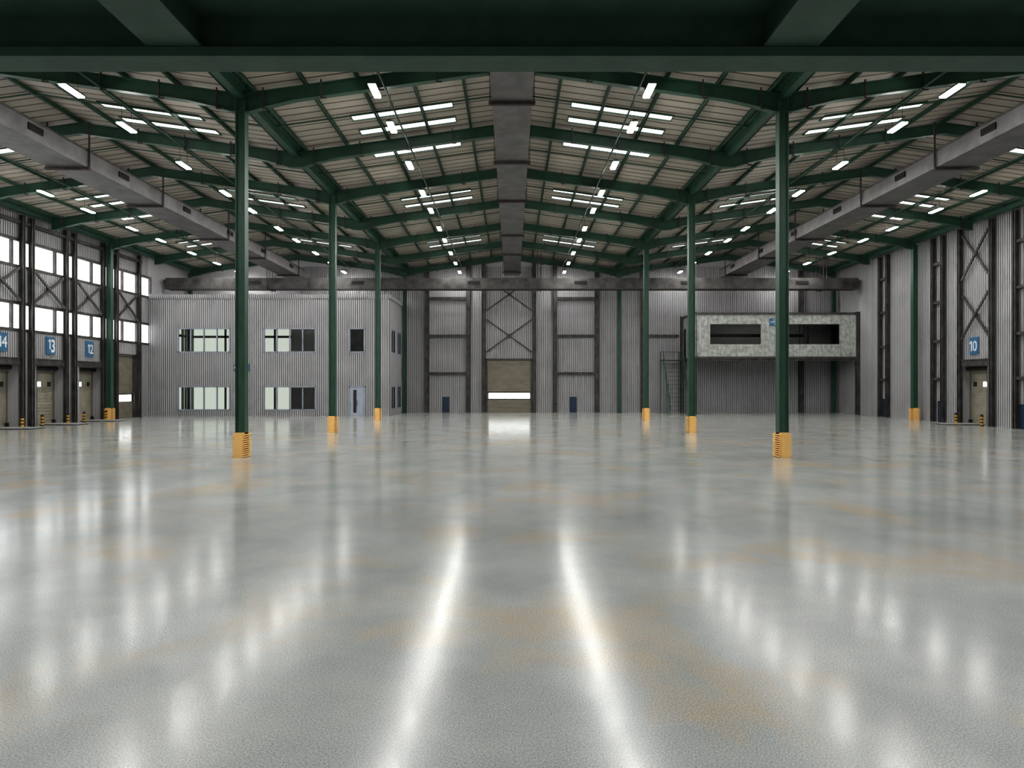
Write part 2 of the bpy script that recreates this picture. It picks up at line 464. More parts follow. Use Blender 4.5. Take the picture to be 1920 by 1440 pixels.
# ------------------------------------------------------------------ fluorescent fixtures
FIX_Y = [83.0, 77.0, 71.0, 64.7, 59.8, 53.6, 48.7, 42.5, 36.2, 31.7]
def make_fix(label):
    t = thing('hanging_light', label, 'ceiling light', (0,0,18.3))
    z = 18.3
    m = MB(); m.prism([(-0.2,z+0.06),(-0.13,z+0.16),(0.13,z+0.16),(0.2,z+0.06),(0.2,z+0.03),(-0.2,z+0.03)], -0.75, 0.75)
    obj('housing', m, 'green_dark', t)
    for dx in (-0.085, 0.085):
        m = MB(); m.box(dx-0.068, dx+0.068, -0.7, 0.7, z-0.035, z+0.03); obj('tube', m, 'tube', t)
    for dy in (-0.45, 0.45):
        m = MB(); m.tube((0,dy,z+0.15),(0,dy,z+1.62),0.012,6); obj('wire', m, 'steel_thin', t)
    return t
pf = None
for x in (-35.5,-21.8,-6.8,6.8,21.8,35.5):
    bi = 0 if abs(x) < 14 else (1 if x > 0 else -1); cx = bi*BAY
    for i, y in enumerate(FIX_Y):
        lab = 'twin tube hanging light, %s row of %s roof bay, %s' % ('left' if x < cx else 'right', SIDE[bi], from_back(i))
        if pf is None: pf = make_fix(lab); pf.location = (x, y, 18.3)
        else: dup(pf, (x, y, 18.3), lab)

# ------------------------------------------------------------------ ducts
HANG = [80.5, 69.6, 60.6, 49.2, 40.6, 32.0]
def duct(label, x0, x1, zb, zt, ya, yb, name='air_duct'):
    t = thing(name, label, 'air duct', ((x0+x1)/2, ya, zb))
    m = MB(); m.box(x0, x1, ya, yb, zb, zt); obj('casing', m, 'duct', t)
    m = MB(); m.box(x0-0.03, x0, ya, yb, zt-0.05, zt+0.05); m.box(x1, x1+0.03, ya, yb, zt-0.05, zt+0.05); obj('edge_trim', m, 'steel', t)
    for y in HANG:
        h = MB()
        h.box(x0-0.14, x1+0.14, y-0.09, y+0.09, zb-0.16, zb)
        h.box(x0-0.16, x1+0.16, y-0.14, y-0.09, zb-0.18, zb+0.0)
        b = obj('hanger', h, 'steel_thin', t)
        for xx in (x0-0.09, x1+0.09):
            r = MB(); r.box(xx-0.045, xx-0.015, y-0.04, y+0.04, zb, 20.4); r.box(xx+0.015, xx+0.045, y-0.04, y+0.04, zb, 20.4)
            obj('rod', r, 'steel_thin', b)
    return t
def grille(parent, x, y0, y1, z0, z1, sgn):
    g = MB(); g.box(x, x+sgn*0.08, y0, y1, z0, z0+0.04); g.box(x, x+sgn*0.08, y0, y1, z1-0.04, z1)
    g.box(x, x+sgn*0.08, y0, y0+0.04, z0, z1); g.box(x, x+sgn*0.08, y1-0.04, y1, z0, z1); g.box(x, x+sgn*0.02, y0, y1, z0, z1)
    n = 5
    for k in range(1, n): 
        zz = z0+(z1-z0)*k/n; g.bar((x+sgn*0.045, y0, zz), (x+sgn*0.045, y1, zz), 0.06, 0.02)
    obj('grille', g, 'grille', parent)
duct('broad grey central air duct hanging under the middle ridge', -1.0, 1.0, 17.9, 18.9, 18, 83)
for s, sn in ((-1,'left'),(1,'right')):
    xa, xb = sorted((s*26.9, s*29.4))
    t = duct('long grey air duct with small grilles hanging in the %s roof bay' % sn, xa, xb, 17.54, 18.6, 18, 83)
    for y in [36.1, 44.3, 52.9, 61.0, 69.2, 77.9]:
        grille(t, s*26.9, y-0.55, y+0.55, 17.98, 18.36, -s)
# transverse duct near back wall
t = thing('air_duct', 'mottled dark duct crossing the whole hall in front of the back wall', 'air duct', (0, 78.5, 15.5))
m = MB(); m.box(-42.5, 42.5, 78.5, 80.0, 15.52, 16.82); obj('casing', m, 'duct_dark', t)
m = MB(); m.box(-42.52, 42.52, 78.44, 80.06, 15.46, 15.52); obj('edge_trim', m, 'steel', t)
for x in (-31.7,-18.9,-4.7,8.4,21.5,35.6):
    g = MB(); z0, z1 = 16.02, 16.45
    g.box(x-0.75, x+0.75, 78.46, 78.5, z0, z1)
    for k in range(5):
        zz = z0+0.04+k*(z1-z0-0.08)/4; g.box(x-0.78, x+0.78, 78.42, 78.46, zz-0.02, zz+0.02)
    obj('grille', g, 'grille', t)
for x in (-30.0,-29.65,3.2,3.55,38.1,38.5):
    r = MB(); r.box(x-0.03, x+0.03, 78.3, 78.36, 15.3, 20.0); r.box(x-0.03,x+0.03,80.1,80.16,15.3,20.0); r.box(x-0.04, x+0.04, 78.3, 80.16, 15.36, 15.44)
    obj('hanger', r, 'steel_thin', t)

# ------------------------------------------------------------------ side wall steelwork
def hpost(mb, x, y, z0, z1, s, w=0.34, d=0.36):
    """H post on a side wall, flange planes facing the hall; s = -1 left wall"""
    xi = x; xo = x + s*d
    mb.box(xi, xi+s*0.05, y-w/2, y+w/2, z0, z1); mb.box(xo-s*0.05, xo, y-w/2, y+w/2, z0, z1)
    mb.box(xi, xo, y-0.05, y+0.05, z0, z1)
def wallpost(y, s, label):
    m = MB(); hpost(m, s*42.63, y, 0, 18.55, s)
    o = obj('wall_post', m, 'steel', None, loc=(s*42.85, y, 0)); tag(o, label, 'post')
LP = [50.3,51.5,55.95,57.05,61.45,62.65,67.0,69.25,73.5]
LPL = [None, 'dark steel post on the near side of the left edge loading door','dark steel post on the far side of the left edge loading door','dark steel post on the near side of the middle left loading door',
 'dark steel post on the far side of the middle left loading door','dark steel post on the near side of the farthest left loading door','dark steel post touching the left wall green column',
 'dark steel post on the near side of the tall olive door in the left wall','dark steel post on the far side of the tall olive door in the left wall']
for y, l in zip(LP, LPL):
    if l: wallpost(y, -1, l)
RP = [52.95,54.4,57.1,61.2,63.6,65.1,73.0,74.5]
RPL = [None,'dark steel post beside the blue door at the right edge of the view','dark steel post on the near side of the right wall loading door','dark steel post on the far side of the right wall loading door',
 'nearer of two dark posts framing the blue door before the right green column','farther of two dark posts framing the blue door before the right green column',
 'nearer of two dark posts framing the blue door beyond the right green column','farther of two dark posts framing the blue door beyond the right green column']
for y, l in zip(RP, RPL):
    if l: wallpost(y, 1, l)
# rails: left wall top rail
m = MB(); m.box(-42.75, -43.05, 45, 74, 17.75, 18.05)
tag(obj('wall_rail', m, 'steel', None, loc=(-42.9,45,17.9)), 'long dark rail along the top of the left wall above the upper windows', 'rail')
# girts on right wall
for (a, b, nm) in ((54.4, 52.95, 'at the right edge of the view'), (65.1, 63.6, 'nearer than the right green column'), (74.5, 73.0, 'beyond the right green column')):
    for k, z in enumerate([4.3, 8.08, 12.0, 15.9]):
        m = MB(); m.box(42.72, 43.05, b+0.18, a-0.18, z-0.13, z+0.13)
        tag(obj('wall_girt', m, 'steel', None, loc=(42.9,(a+b)/2,z)), 'short dark right wall girt %s, %s' % (nm, ['lowest of four','second from the floor','third from the floor','highest of four'][k]), 'girt')
# X braces
def xbrace(name, label, p0, p1, p2, p3, up, w=0.2, off=(0,0,0)):
    c = [(p0[i]+p2[i])/2 for i in range(3)]
    t = thing(name, label, 'brace', c)
    m = MB(); m.bar(p0, p2, w, 0.12, up=up); obj('diagonal', m, 'steel', t)
    m = MB(); q1 = [p1[i]+off[i] for i in range(3)]; q3 = [p3[i]+off[i] for i in range(3)]; m.bar(q1, q3, w, 0.12, up=up); obj('diagonal', m, 'steel', t)
    m = MB()
    if abs(up[0]) > 0.5: m.box(c[0]-0.09, c[0]+0.09, c[1]-0.22, c[1]+0.22, c[2]-0.22, c[2]+0.22); m.box(c[0], math.copysign(43.099, c[0]), c[1]-0.04, c[1]+0.04, c[2]-0.04, c[2]+0.04)
    else: m.box(c[0]-0.22, c[0]+0.22, c[1]-0.09, c[1]+0.09, c[2]-0.22, c[2]+0.22); m.box(c[0]-0.04, c[0]+0.04, c[1], YB-0.031, c[2]-0.04, c[2]+0.04)
    obj('gusset_plate', m, 'steel', t)
for (a, b, nm) in ((51.5,55.95,'above the left edge loading door'),(57.05,61.45,'above the middle left loading door'),(62.65,67.0,'above the farthest left loading door'),(69.25,73.5,'above the tall olive door')):
    x = -42.85
    xbrace('cross_brace', 'dark X brace between the two window bands %s' % nm, (x,a+0.27,11.05),(x,b-0.27,11.05),(x,b-0.27,13.9),(x,a+0.27,13.9), (1,0,0), off=(0.1,0,0))
xbrace('cross_brace', 'upper dark X brace on the right wall above the right wall loading door', (42.85,57.42,13.6),(42.85,60.88,13.6),(42.85,60.88,17.85),(42.85,57.42,17.85),(1,0,0), off=(-0.1,0,0))
xbrace('cross_brace', 'lower dark X brace on the right wall just above sign 10', (42.85,57.42,8.05),(42.85,60.88,8.05),(42.85,60.88,12.2),(42.85,57.42,12.2),(1,0,0), off=(-0.1,0,0))

# ------------------------------------------------------------------ left window bands
def band(n, z0, z1):
    r = struct_root('window_%d' % n, (-XW, YF+3, z0))
    ya, yb = YF+3, 76.2
    m = MB()
    m.box(-XW+0.06, -XW-0.3, ya, yb, z0-0.26, z0); m.box(-XW+0.06, -XW-0.3, ya, yb, z1, z1+0.26)
    m.box(-XW+0.06, -XW-0.3, yb, yb+0.2, z0-0.26, z1+0.26); m.box(-XW+0.06, -XW-0.3, ya-0.2, ya, z0-0.26, z1+0.26)
    obj('window_frame', m, 'steel', r)
    ys = [ya] + [y for y in (2.7,7.95,13.2,18.45,23.7,28.95,34.2,39.45,44.7,49.95,55.2,60.45,65.7,70.9,73.6)] + [yb]
    for y in ys[1:-1]:
        q = MB(); q.box(-XW+0.02, -XW-0.25, y-0.1, y+0.1, z0, z1); obj('mullion', q, 'steel', r)
    for a, b in zip(ys, ys[1:]):
        q = MB(); q.face([(-XW-0.22,a,z0),(-XW-0.22,b,z0),(-XW-0.22,b,z1),(-XW-0.22,a,z1)]); obj('pane', q, 'winpane', r)
band(1, 14.2, 16.26); band(2, 8.65, 10.74)
# glazing behind the office (left wall and back wall)
def office_glazing(n, axis, a, b, mull):
    z0, z1 = 0.3, 11.9
    r = struct_root('window_%d' % n, (-XW, 80, 0) if axis == 'x' else (-36, YB, 0))
    fr = MB(); pn = MB()
    def bx(mb_, u0, u1, za, zb, d0, d1):
        if axis == 'x': mb_.box(-XW-d0, -XW-d1, u0, u1, za, zb)
        else: mb_.box(u0, u1, YB+d0, YB+d1, za, zb)
    bx(fr, a, b, z0, z0+0.1, -0.05, 0.25); bx(fr, a, b, z1-0.1, z1, -0.05, 0.25); bx(fr, a, b, 9.95, 10.25, -0.05, 0.2); bx(fr, a, b, 4.3, 7.0, -0.02, 0.2)
    for u in mull: bx(fr, u-0.1, u+0.1, z0, z1, -0.05, 0.2)
    obj('window_frame', fr, 'steel', r)
    if axis == 'x': pn.face([(-XW-0.2,a,z0),(-XW-0.2,b,z0),(-XW-0.2,b,z1),(-XW-0.2,a,z1)])
    else: pn.face([(a,YB+0.2,z0),(b,YB+0.2,z0),(b,YB+0.2,z1),(a,YB+0.2,z1)])
    obj('pane', pn, 'officepane', r)
office_glazing(3, 'x', 77.2, 84.6, [77.3, 80, 83.9])
office_glazing(4, 'y', -42.8, -29.3, [-42.7, -38.3, -31.7, -29.4])

# ------------------------------------------------------------------ dock doors
def text_mesh(txt, size, xs=1.0, bold=0.008):
    cu = bpy.data.curves.new('lettering', 'FONT'); cu.body = txt; cu.size = size; cu.extrude = 0.012; cu.offset = bold*size
    cu.space_character = 0.95
    o = bpy.data.objects.new('lettering_tmp', cu); COL.objects.link(o)
    dg = bpy.context.evaluated_depsgraph_get(); me = bpy.data.meshes.new_from_object(o.evaluated_get(dg))
    bpy.data.objects.remove(o); bpy.data.curves.remove(cu)
    vs = [v.co.copy() for v in me.vertices]
    x0 = min(v.x for v in vs); x1 = max(v.x for v in vs); y0 = min(v.y for v in vs); y1 = max(v.y for v in vs)
    return me, (x0, x1, y0, y1)
def put_text(parent, txt, box, to_world, mat='sign_text', name='lettering', bold=0.008):
    """box = (u0,u1,v0,v1) target rectangle in sign coordinates; to_world maps (u,v,w) to world"""
    me, (x0, x1, y0, y1) = text_mesh(txt, 1.0, bold=bold)
    off = worldloc(parent)
    for v in me.vertices:
        u = box[0] + (v.co.x-x0)/(x1-x0)*(box[1]-box[0]); w = box[2] + (v.co.y-y0)/(y1-y0)*(box[3]-box[2])
        v.co = Vector(to_world(u, w, v.co.z)) - off
    me.materials.clear(); me.materials.append(M[mat])
    o = bpy.data.objects.new(name, me); COL.objects.link(o); o.parent = parent
    return o
DN = {'14':'cut by the left edge of view','13':'in the middle of the left row','12':'nearest the left green column','10':'in the right wall'}
def digit_one(parent, box, tw):
    u0,u1,v0,v1 = box; w = 0.15; h = v1-v0
    pts = [(u1-w,v0),(u1,v0),(u1,v1),(u1-w*0.9,v1),(u0,v1-0.17*h),(u0,v1-0.31*h),(u1-w,v1-0.2*h)]
    m = MB(); m.face([tw(u,v,0.012) for u, v in pts]); obj('lettering', m, 'sign_text', parent)
def number_sign(num, s, yc, zc):
    xs = s*43.0
    t = thing('number_sign', 'blue sign reading %s above the loading door %s' % (num, DN[num]), 'sign', (xs, yc, zc))
    m = MB(); m.box(s*42.98, s*43.09, yc-0.55, yc+0.55, zc-0.8, zc+0.8); obj('panel', m, 'sign', t)
    # u axis: reading direction. facing left wall from hall: +y is to the right; right wall: -y
    tw = lambda u, v, w: (s*42.965 - s*w, yc + (-s)*u, zc + v)
    a, b = num
    if num == '13': digit_one(t, (-0.36,-0.06,-0.32,0.6), tw); put_text(t, b, (0.04,0.5,-0.62,0.6), tw, bold=0.02)
    elif num == '12': digit_one(t, (-0.34,-0.06,-0.42,0.46), tw); put_text(t, b, (0.02,0.5,-0.48,0.46), tw)
    elif num == '14': digit_one(t, (-0.4,-0.12,-0.42,0.5), tw); put_text(t, b, (-0.05,0.5,-0.45,0.5), tw)
    else: digit_one(t, (-0.48,-0.16,-0.5,0.45), tw); put_text(t, b, (-0.08,0.44,-0.5,0.45), tw)
number_sign('14', -1, 53.95, 7.36); number_sign('13', -1, 59.65, 7.36); number_sign('12', -1, 65.15, 7.36); number_sign('10', 1, 59.6, 7.36)

def dock_door(num, s, c, posts):
    dn = DN[num]
    sd = 'left' if s < 0 else 'right'
    y0, y1 = c-2.3, c+1.32                      # opening
    # recess lining (part of the setting)
    m = MB(); x0, x1 = s*43.1, s*44.35
    corrp = MB()
    m.box(x0, x1, y1, y1+0.06, 0, 5.5); m.box(x0, x1, y0-0.06, y0, 0, 5.5); m.box(x0, x1, y0, y1, 5.5, 5.56)
    for k in range(4):
        xx = x0 + s*(0.15+0.28*k); m.box(xx, xx+s*0.16, y1-0.04, y1, 0, 5.5); m.box(xx, xx+s*0.16, y0, y0+0.04, 0, 5.5)
    m.box(x1, x1+s*0.05, y0, c-1.35, 0, 5.5); m.box(x1, x1+s*0.05, y0, y1, 4.95, 5.5)
    struct('trim_1', m, 'sheet')
    t = thing('loading_door', 'beige recessed loading door with two small windows, %s' % dn, 'door', (s*44.2, c, 0))
    dx = s*44.25; da, db = c-1.3, c+1.25
    m = MB(); m.box(dx, dx+s*0.06, da, db, 0, 4.85); n = 16
    for k in range(n):
        z = 0.04 + k*4.8/n; m.box(dx-s*0.035, dx, da+0.02, db-0.02, z, z+4.8/n-0.035)
    obj('panel', m, 'dock', t)
    for k, (cy, mt) in enumerate(((c-0.6,'winpane'),(c+0.67,'grille'))):
        q = MB(); q.box(dx-s*0.05, dx-s*0.07, cy-0.21, cy+0.21, 3.56, 4.0)
        o = obj('door_window', q, mt, t); 
    f = MB(); f.box(dx-s*0.14, dx+s*0.0, da-0.18, da, 0, 5.0); f.box(dx-s*0.14, dx, db, db+0.06, 0, 5.0); f.box(dx-s*0.2, dx, da-0.18, db+0.06, 4.85, 5.05)
    obj('door_frame', f, 'olive', t)
    f = MB(); f.tube((dx-s*0.4, da-0.1, 5.25), (dx-s*0.4, db-0.05, 5.25), 0.17, 14); obj('roller', f, 'black', t)
    f = MB(); f.box(dx-s*0.25, dx-s*0.08, db-0.22, db+0.02, 0, 0.4); f.box(dx-s*0.25, dx-s*0.08, da, da+0.22, 0, 0.4); obj('bumper', f, 'grille', t)
    # header beam
    m = MB(); m.box(s*42.82, s*43.2, posts[0]+0.19, posts[1]-0.19, 5.5, 6.1); m.box(s*42.76, s*42.82, posts[0]+0.19, posts[1]-0.19, 6.02, 6.1)
    tag(obj('header_beam', m, 'steel', None, loc=(s*43, c, 5.8)), 'dark steel header beam over the loading door %s' % dn, 'beam')
    # floor plate
    t = thing('dock_plate', 'low light floor plate before the loading door %s' % dn, 'dock plate', (s*42, c-0.1, 0))
    ya = c-1.4; yb = c+0.4
    m = MB(); m.box(s*40.2, s*43.6, ya, yb, 0.07, 0.12); obj('top_plate', m, 'plate', t)
    m = MB(); m.box(s*40.22, s*43.58, ya+0.02, yb-0.02, 0.0, 0.07); obj('frame', m, 'black', t)
def bollard(s, y, label):
    x = s*42.35
    t = thing('bollard', label, 'bollard', (x, y, 0), 'striped bollards beside the loading doors')
    m = MB(); m.tube((x,y,0),(x,y,1.02),0.13,14); m.tube((x,y,1.02),(x,y,1.06),0.13,14,r2=0.08); obj('shaft', m, 'black', t)
    for z in (0.12, 0.4, 0.68):
        m = MB(); m.tube((x,y,z),(x,y,z+0.15),0.135,14); obj('band', m, 'yellow', t)
dock_door('14', -1, DOCKC[0], (51.5,55.95)); dock_door('13', -1, DOCKC[1], (57.05,61.45)); dock_door('12', -1, DOCKC[2], (62.65,67.0)); dock_door('10', 1, 60.4, (57.1,61.2))
bollard(-1, 55.35, 'yellow and black bollard beside the left edge loading door')
bollard(-1, 57.7, 'yellow and black bollard on the near side of the middle left loading door'); bollard(-1, 61.05, 'yellow and black bollard on the far side of the middle left loading door')
bollard(-1, 63.35, 'yellow and black bollard on the near side of the farthest left loading door'); bollard(-1, 66.75, 'yellow and black bollard right beside the left wall column guard')
bollard(1, 57.7, 'yellow and black bollard on the near side of the right wall loading door'); bollard(1, 61.05, 'yellow and black bollard on the far side of the right wall loading door')

# ------------------------------------------------------------------ large sectional doors
def big_door_y(x0, x1, ztop, y, label):
    t = thing('sectional_door', label, 'door', ((x0+x1)/2, y, 0))
    m = MB(); n = 11; h = (ztop-0.1)/n
    m.box(x0, x1, y+0.06, y+0.1, 0, ztop)
    for k in range(n):
        z0 = 0.02+k*h; z1 = z0+h-0.02
        if z0 < 2.2 < z1 or (z0 > 1.8 and z1 < 2.7): continue
        m.box(x0+0.03, x1-0.03, y, y+0.06, z0, z1)
    m.box(x0+0.03, x1-0.03, y, y+0.06, 1.72, 1.83); m.box(x0+0.03, x1-0.03, y, y+0.06, 2.62, 2.75)
    obj('panel', m, 'olive', t)
    m = MB(); m.box(x0+0.18, x1-0.18, y-0.01, y+0.05, 1.86, 2.6); w = obj('door_window', m, 'winpane', t)
    m = MB(); m.box(x0-0.02, x1+0.02, y-0.03, y-0.005, 1.82, 1.86); m.box(x0+2.28, x0+2.31, y-0.03, y-0.011, 1.86, 2.6); obj('window_bar', m, 'olive', t)
    m = MB(); m.box(x0-0.25, x0, y-0.2, y+0.2, 0, ztop+0.12); m.box(x1, x1+0.25, y-0.2, y+0.2, 0, ztop+0.12); m.box(x0-0.25, x1+0.25, y-0.2, y+0.2, ztop, ztop+0.2)
    obj('door_frame', m, 'steel', t)
    return t
big_door_y(-3.3, 2.55, 7.0, YB+0.02, 'tall olive sectional door with a lit window strip in the middle of the back wall')
# drive-in door in left wall
t = thing('sectional_door', 'tall olive sectional door with a lit window strip in the far left wall', 'door', (-43.2, 71.4, 0))
m = MB(); n = 11; h = 6.9/n; m.box(-43.36, -43.4, 69.5, 73.2, 0, 7)
for k in range(n):
    z0 = 0.02+k*h; z1 = z0+h-0.02
    if z1 < 1.9 or z0 > 2.5: m.box(-43.3, -43.36, 69.5, 73.0, z0, z1)
m.box(-43.3,-43.36,69.5,73.0,2.6,2.72); obj('panel', m, 'olive', t)
m = MB(); m.box(-43.28,-43.33,69.6,72.75,1.86,2.6); obj('door_window', m, 'winpane', t)
m = MB(); m.box(-43.26,-43.28,71.3,71.33,1.86,2.6); m.box(-43.27,-43.3,72.75,73.0,1.86,2.6); obj('window_bar', m, 'grille', t)
m = MB(); m.box(-43.02,-43.3,69.4,73.3,7.0,7.15); m.box(-43.02,-43.36,73.0,73.35,0,7.1); obj('door_frame', m, 'steel', t)

# ------------------------------------------------------------------ back wall steelwork
def backpost(x, label, w=0.55, z1=20.5):
    m = MB(); d = 0.4; y = YB-0.08-d
    m.box(x-w/2, x-w/2+0.05, y, y+d, 0, z1); m.box(x+w/2-0.05, x+w/2, y, y+d, 0, z1); m.box(x-w/2, x+w/2, y+0.1, y+0.18, 0, z1)
    tag(obj('wall_post', m, 'steel', None, loc=(x, YB-0.3, 0)), label, 'post')
backpost(-11.35, 'dark post on the back wall left of the left blue door'); backpost(-5.85, 'dark post on the back wall right of the left blue door')
backpost(-3.78, 'dark post at the left jamb of the tall olive back door', 0.45); backpost(3.0, 'dark post at the right jamb of the tall olive back door', 0.45)
backpost(5.75, 'dark post on the back wall left of the right blue door'); backpost(11.3, 'dark post on the back wall right of the right blue door')
backpost(17.4, 'dark post on the back wall between the right inner column and the stair')
backpost(38.5, 'dark post on the back wall behind the right window of the raised cabin', 0.6)
for a, b, nm in ((-11.35,-5.85,'left'),(5.75,11.3,'right')):
    for k, z in enumerate((5.2, 10.2, 15.2)):
        m = MB(); m.box(a+0.28, b-0.28, YB-0.42, YB-0.02, z-0.17, z+0.17); m.box(a+0.28, b-0.28, YB-0.46, YB-0.42, z+0.1, z+0.17)
        tag(obj('wall_girt', m, 'steel', None, loc=((a+b)/2, YB-0.2, z)), 'dark girt above the %s blue back door, %s' % (nm, ['lowest','middle one','highest, near the duct'][k]), 'girt')
m = MB(); m.box(17.7, 22.2, YB-0.42, YB-0.02, 10.03, 10.37)
tag(obj('wall_girt', m, 'steel', None, loc=(20, YB-0.2, 10.2)), 'dark horizontal girt on the back wall left of the raised cabin', 'girt')
yb = YB-0.25
xbrace('cross_brace', 'lower dark X brace right above the tall olive back door', (-3.44,yb,8.04),(2.66,yb,8.04),(2.66,yb,12.4),(-3.44,yb,12.4),(0,1,0), w=0.17, off=(0,-0.1,0))
xbrace('cross_brace', 'upper dark X brace over the olive back door, partly behind the cross duct', (-3.44,yb,13.56),(2.66,yb,13.56),(2.66,yb,17.9),(-3.44,yb,17.9),(0,1,0), w=0.17, off=(0,-0.1,0))

def blue_door(cx, cy, axis, label):
    t = thing('personnel_door', label, 'door', (cx, cy, 0))
    m = MB(); fr = MB(); hd = MB()
    w = 0.47; h = 2.08
    if axis == 'y':
        y = YB-0.06
        m.box(cx-w+0.04, cx+w-0.04, y, y+0.05, 0, h-0.04)
        m.box(cx-w+0.12, cx+w-0.12, y-0.012, y, 0.15, h-0.2)
        fr.box(cx-w, cx-w+0.04, y-0.03, y+0.06, 0, h); fr.box(cx+w-0.04, cx+w, y-0.03, y+0.06, 0, h); fr.box(cx-w, cx+w, y-0.03, y+0.06, h-0.04, h)
        hd.box(cx-w+0.08, cx-w+0.22, y-0.08, y-0.05, 1.0, 1.04); hd.box(cx-w+0.08, cx-w+0.11, y-0.08, y, 1.0, 1.04)
    else:
        x = XW-0.06
        m.box(x, x+0.05, cy-w+0.04, cy+w-0.04, 0, h-0.04); m.box(x-0.012, x, cy-w+0.12, cy+w-0.12, 0.15, h-0.2)
        fr.box(x-0.03, x+0.06, cy-w, cy-w+0.04, 0, h); fr.box(x-0.03, x+0.06, cy+w-0.04, cy+w, 0, h); fr.box(x-0.03, x+0.06, cy-w, cy+w, h-0.04, h)
        hd.box(x-0.08, x-0.05, cy+w-0.22, cy+w-0.08, 1.0, 1.04); hd.box(x-0.08, x, cy+w-0.11, cy+w-0.08, 1.0, 1.04)
    d = obj('door_leaf', m, 'door_blue', t); obj('door_frame', fr, 'door_blue', t); obj('handle', hd, 'steel', d)
blue_door(-8.85, YB, 'y', 'small dark blue door in the back wall left of the tall olive door')
blue_door(8.15, YB, 'y', 'small dark blue door in the back wall right of the tall olive door')
blue_door(XW, 73.85, 'x', 'small dark blue door in the right wall beyond the green column, farthest of three')
blue_door(XW, 64.2, 'x', 'small dark blue door in the right wall between the green column and the right wall loading door')
blue_door(XW, 53.85, 'x', 'small dark blue door at the right edge of the view')

# ------------------------------------------------------------------ two storey office block
OX0, OX1, OY, OZ = -42.35, -14.5, 75.8, 14.4
t = thing('office_block', 'two storey grey corrugated office block built into the left back corner', 'building', ((OX0+OX1)/2, OY, 0))
WF = [(-39.6,-33.4,7.55,10.4),(-39.6,-33.4,0.7,3.5),(-29.4,-23.25,7.55,10.4),(-29.4,-23.25,0.7,3.5),(-19.25,-17.45,7.55,10.4),(-19.25,-17.45,0,3.5)]
WS = [(77.2,79.95,7.55,10.4),(77.2,79.95,0.7,3.5),(81.3,84.0,7.55,10.4),(81.3,84.0,0.7,3.5)]
NO_NORMALS |= {'front_wall','side_wall'}
m = MB(); corr(m, 'y', OY, 1, OX0-0.6, OX1, 0, 13.95, WF); corr(m, 'y', OY+0.3, 1, OX0-0.6, OX1, 0, 13.95, WF, flat=True)
for w in WF:
    for xx in (w[0], w[1]): m.face([(xx,OY,w[2]),(xx,OY+0.3,w[2]),(xx,OY+0.3,w[3]),(xx,OY,w[3])])
    for zz in (w[2], w[3]): m.face([(w[0],OY,zz),(w[1],OY,zz),(w[1],OY+0.3,zz),(w[0],OY+0.3,zz)])
obj('front_wall', m, ['sheet','groove_shade'], t)
m = MB(); corr(m, 'x', OX1, -1, OY, YB, 0, 13.95, WS); corr(m, 'x', OX1-0.3, -1, OY, YB, 0, 13.95, WS, flat=True)
for w in WS:
    for yy in (w[0], w[1]): m.face([(OX1,yy,w[2]),(OX1-0.3,yy,w[2]),(OX1-0.3,yy,w[3]),(OX1,yy,w[3])])
    for zz in (w[2], w[3]): m.face([(OX1,w[0],zz),(OX1,w[1],zz),(OX1-0.3,w[1],zz),(OX1-0.3,w[0],zz)])
obj('side_wall', m, ['sheet','groove_shade'], t)
m = MB(); corr(m, 'y', OY-0.16, 1, OX0-0.6, OX1+0.16, 13.92, OZ); corr(m, 'x', OX1+0.16, -1, OY-0.16, YB, 13.92, OZ)
m.box(OX0-0.6, OX1+0.1, OY-0.09, OY+0.1, 13.92, 13.95); m.box(OX1-0.1, OX1+0.1, OY, YB, 13.92, 13.95)
obj('parapet', m, ['sheet','groove_shade'], t)
m = MB(); m.box(OX0-0.6, OX1+0.12, OY-0.1, YB, 14.2, 14.3); obj('roof', m, 'sheet_plain', t)
m = MB(); m.box(OX0-0.6, OX1-0.3, OY+0.3, YB-0.1, 4.3, 4.6); obj('storey_slab', m, 'sheet_plain', t)
m = MB(); m.box(-22.9, -22.75, OY+0.4, YB-0.1, 0, 14.2); obj('partition', m, 'interior', t)
m = MB(); m.box(-29.2, OX1-0.3, YB-0.6, YB-0.1, 0, 14.2); obj('back_lining', m, 'interior', t)
def office_window(axis, w, n, nm='window'):
    fr = MB(); gl = MB(); f = 0.11
    def bx(mb_, u0, u1, z0, z1, d0, d1):
        if axis == 'y': mb_.box(u0, u1, OY+d0, OY+d1, z0, z1)
        else: mb_.box(OX1-d0, OX1-d1, u0, u1, z0, z1)
    a, b, z0, z1 = w; d0, d1 = (-0.04, 0.12) if axis == 'y' else (0.05, 0.2)
    bx(fr, a-0.05, a+f, z0-0.05, z1+0.05, d0, d1); bx(fr, b-f, b+0.05, z0-0.05, z1+0.05, d0, d1)
    bx(fr, a, b, z0-0.05, z0+f, d0, d1); bx(fr, a, b, z1-f, z1+0.05, d0, d1)
    for k in range(1, n):
        u = a+(b-a)*k/n; bx(fr, u-0.07, u+0.07, z0, z1, d0, d1)
    o = obj('window', fr, 'office_trim', t)
    bx(gl, a+f, b-f, z0+f, z1-f, d0+0.07, d0+0.09); obj('pane', gl, 'glass', o)
for w in WF[:4]: office_window('y', w, 4)
office_window('y', WF[4], 1)
for w in WS: office_window('x', w, 2)
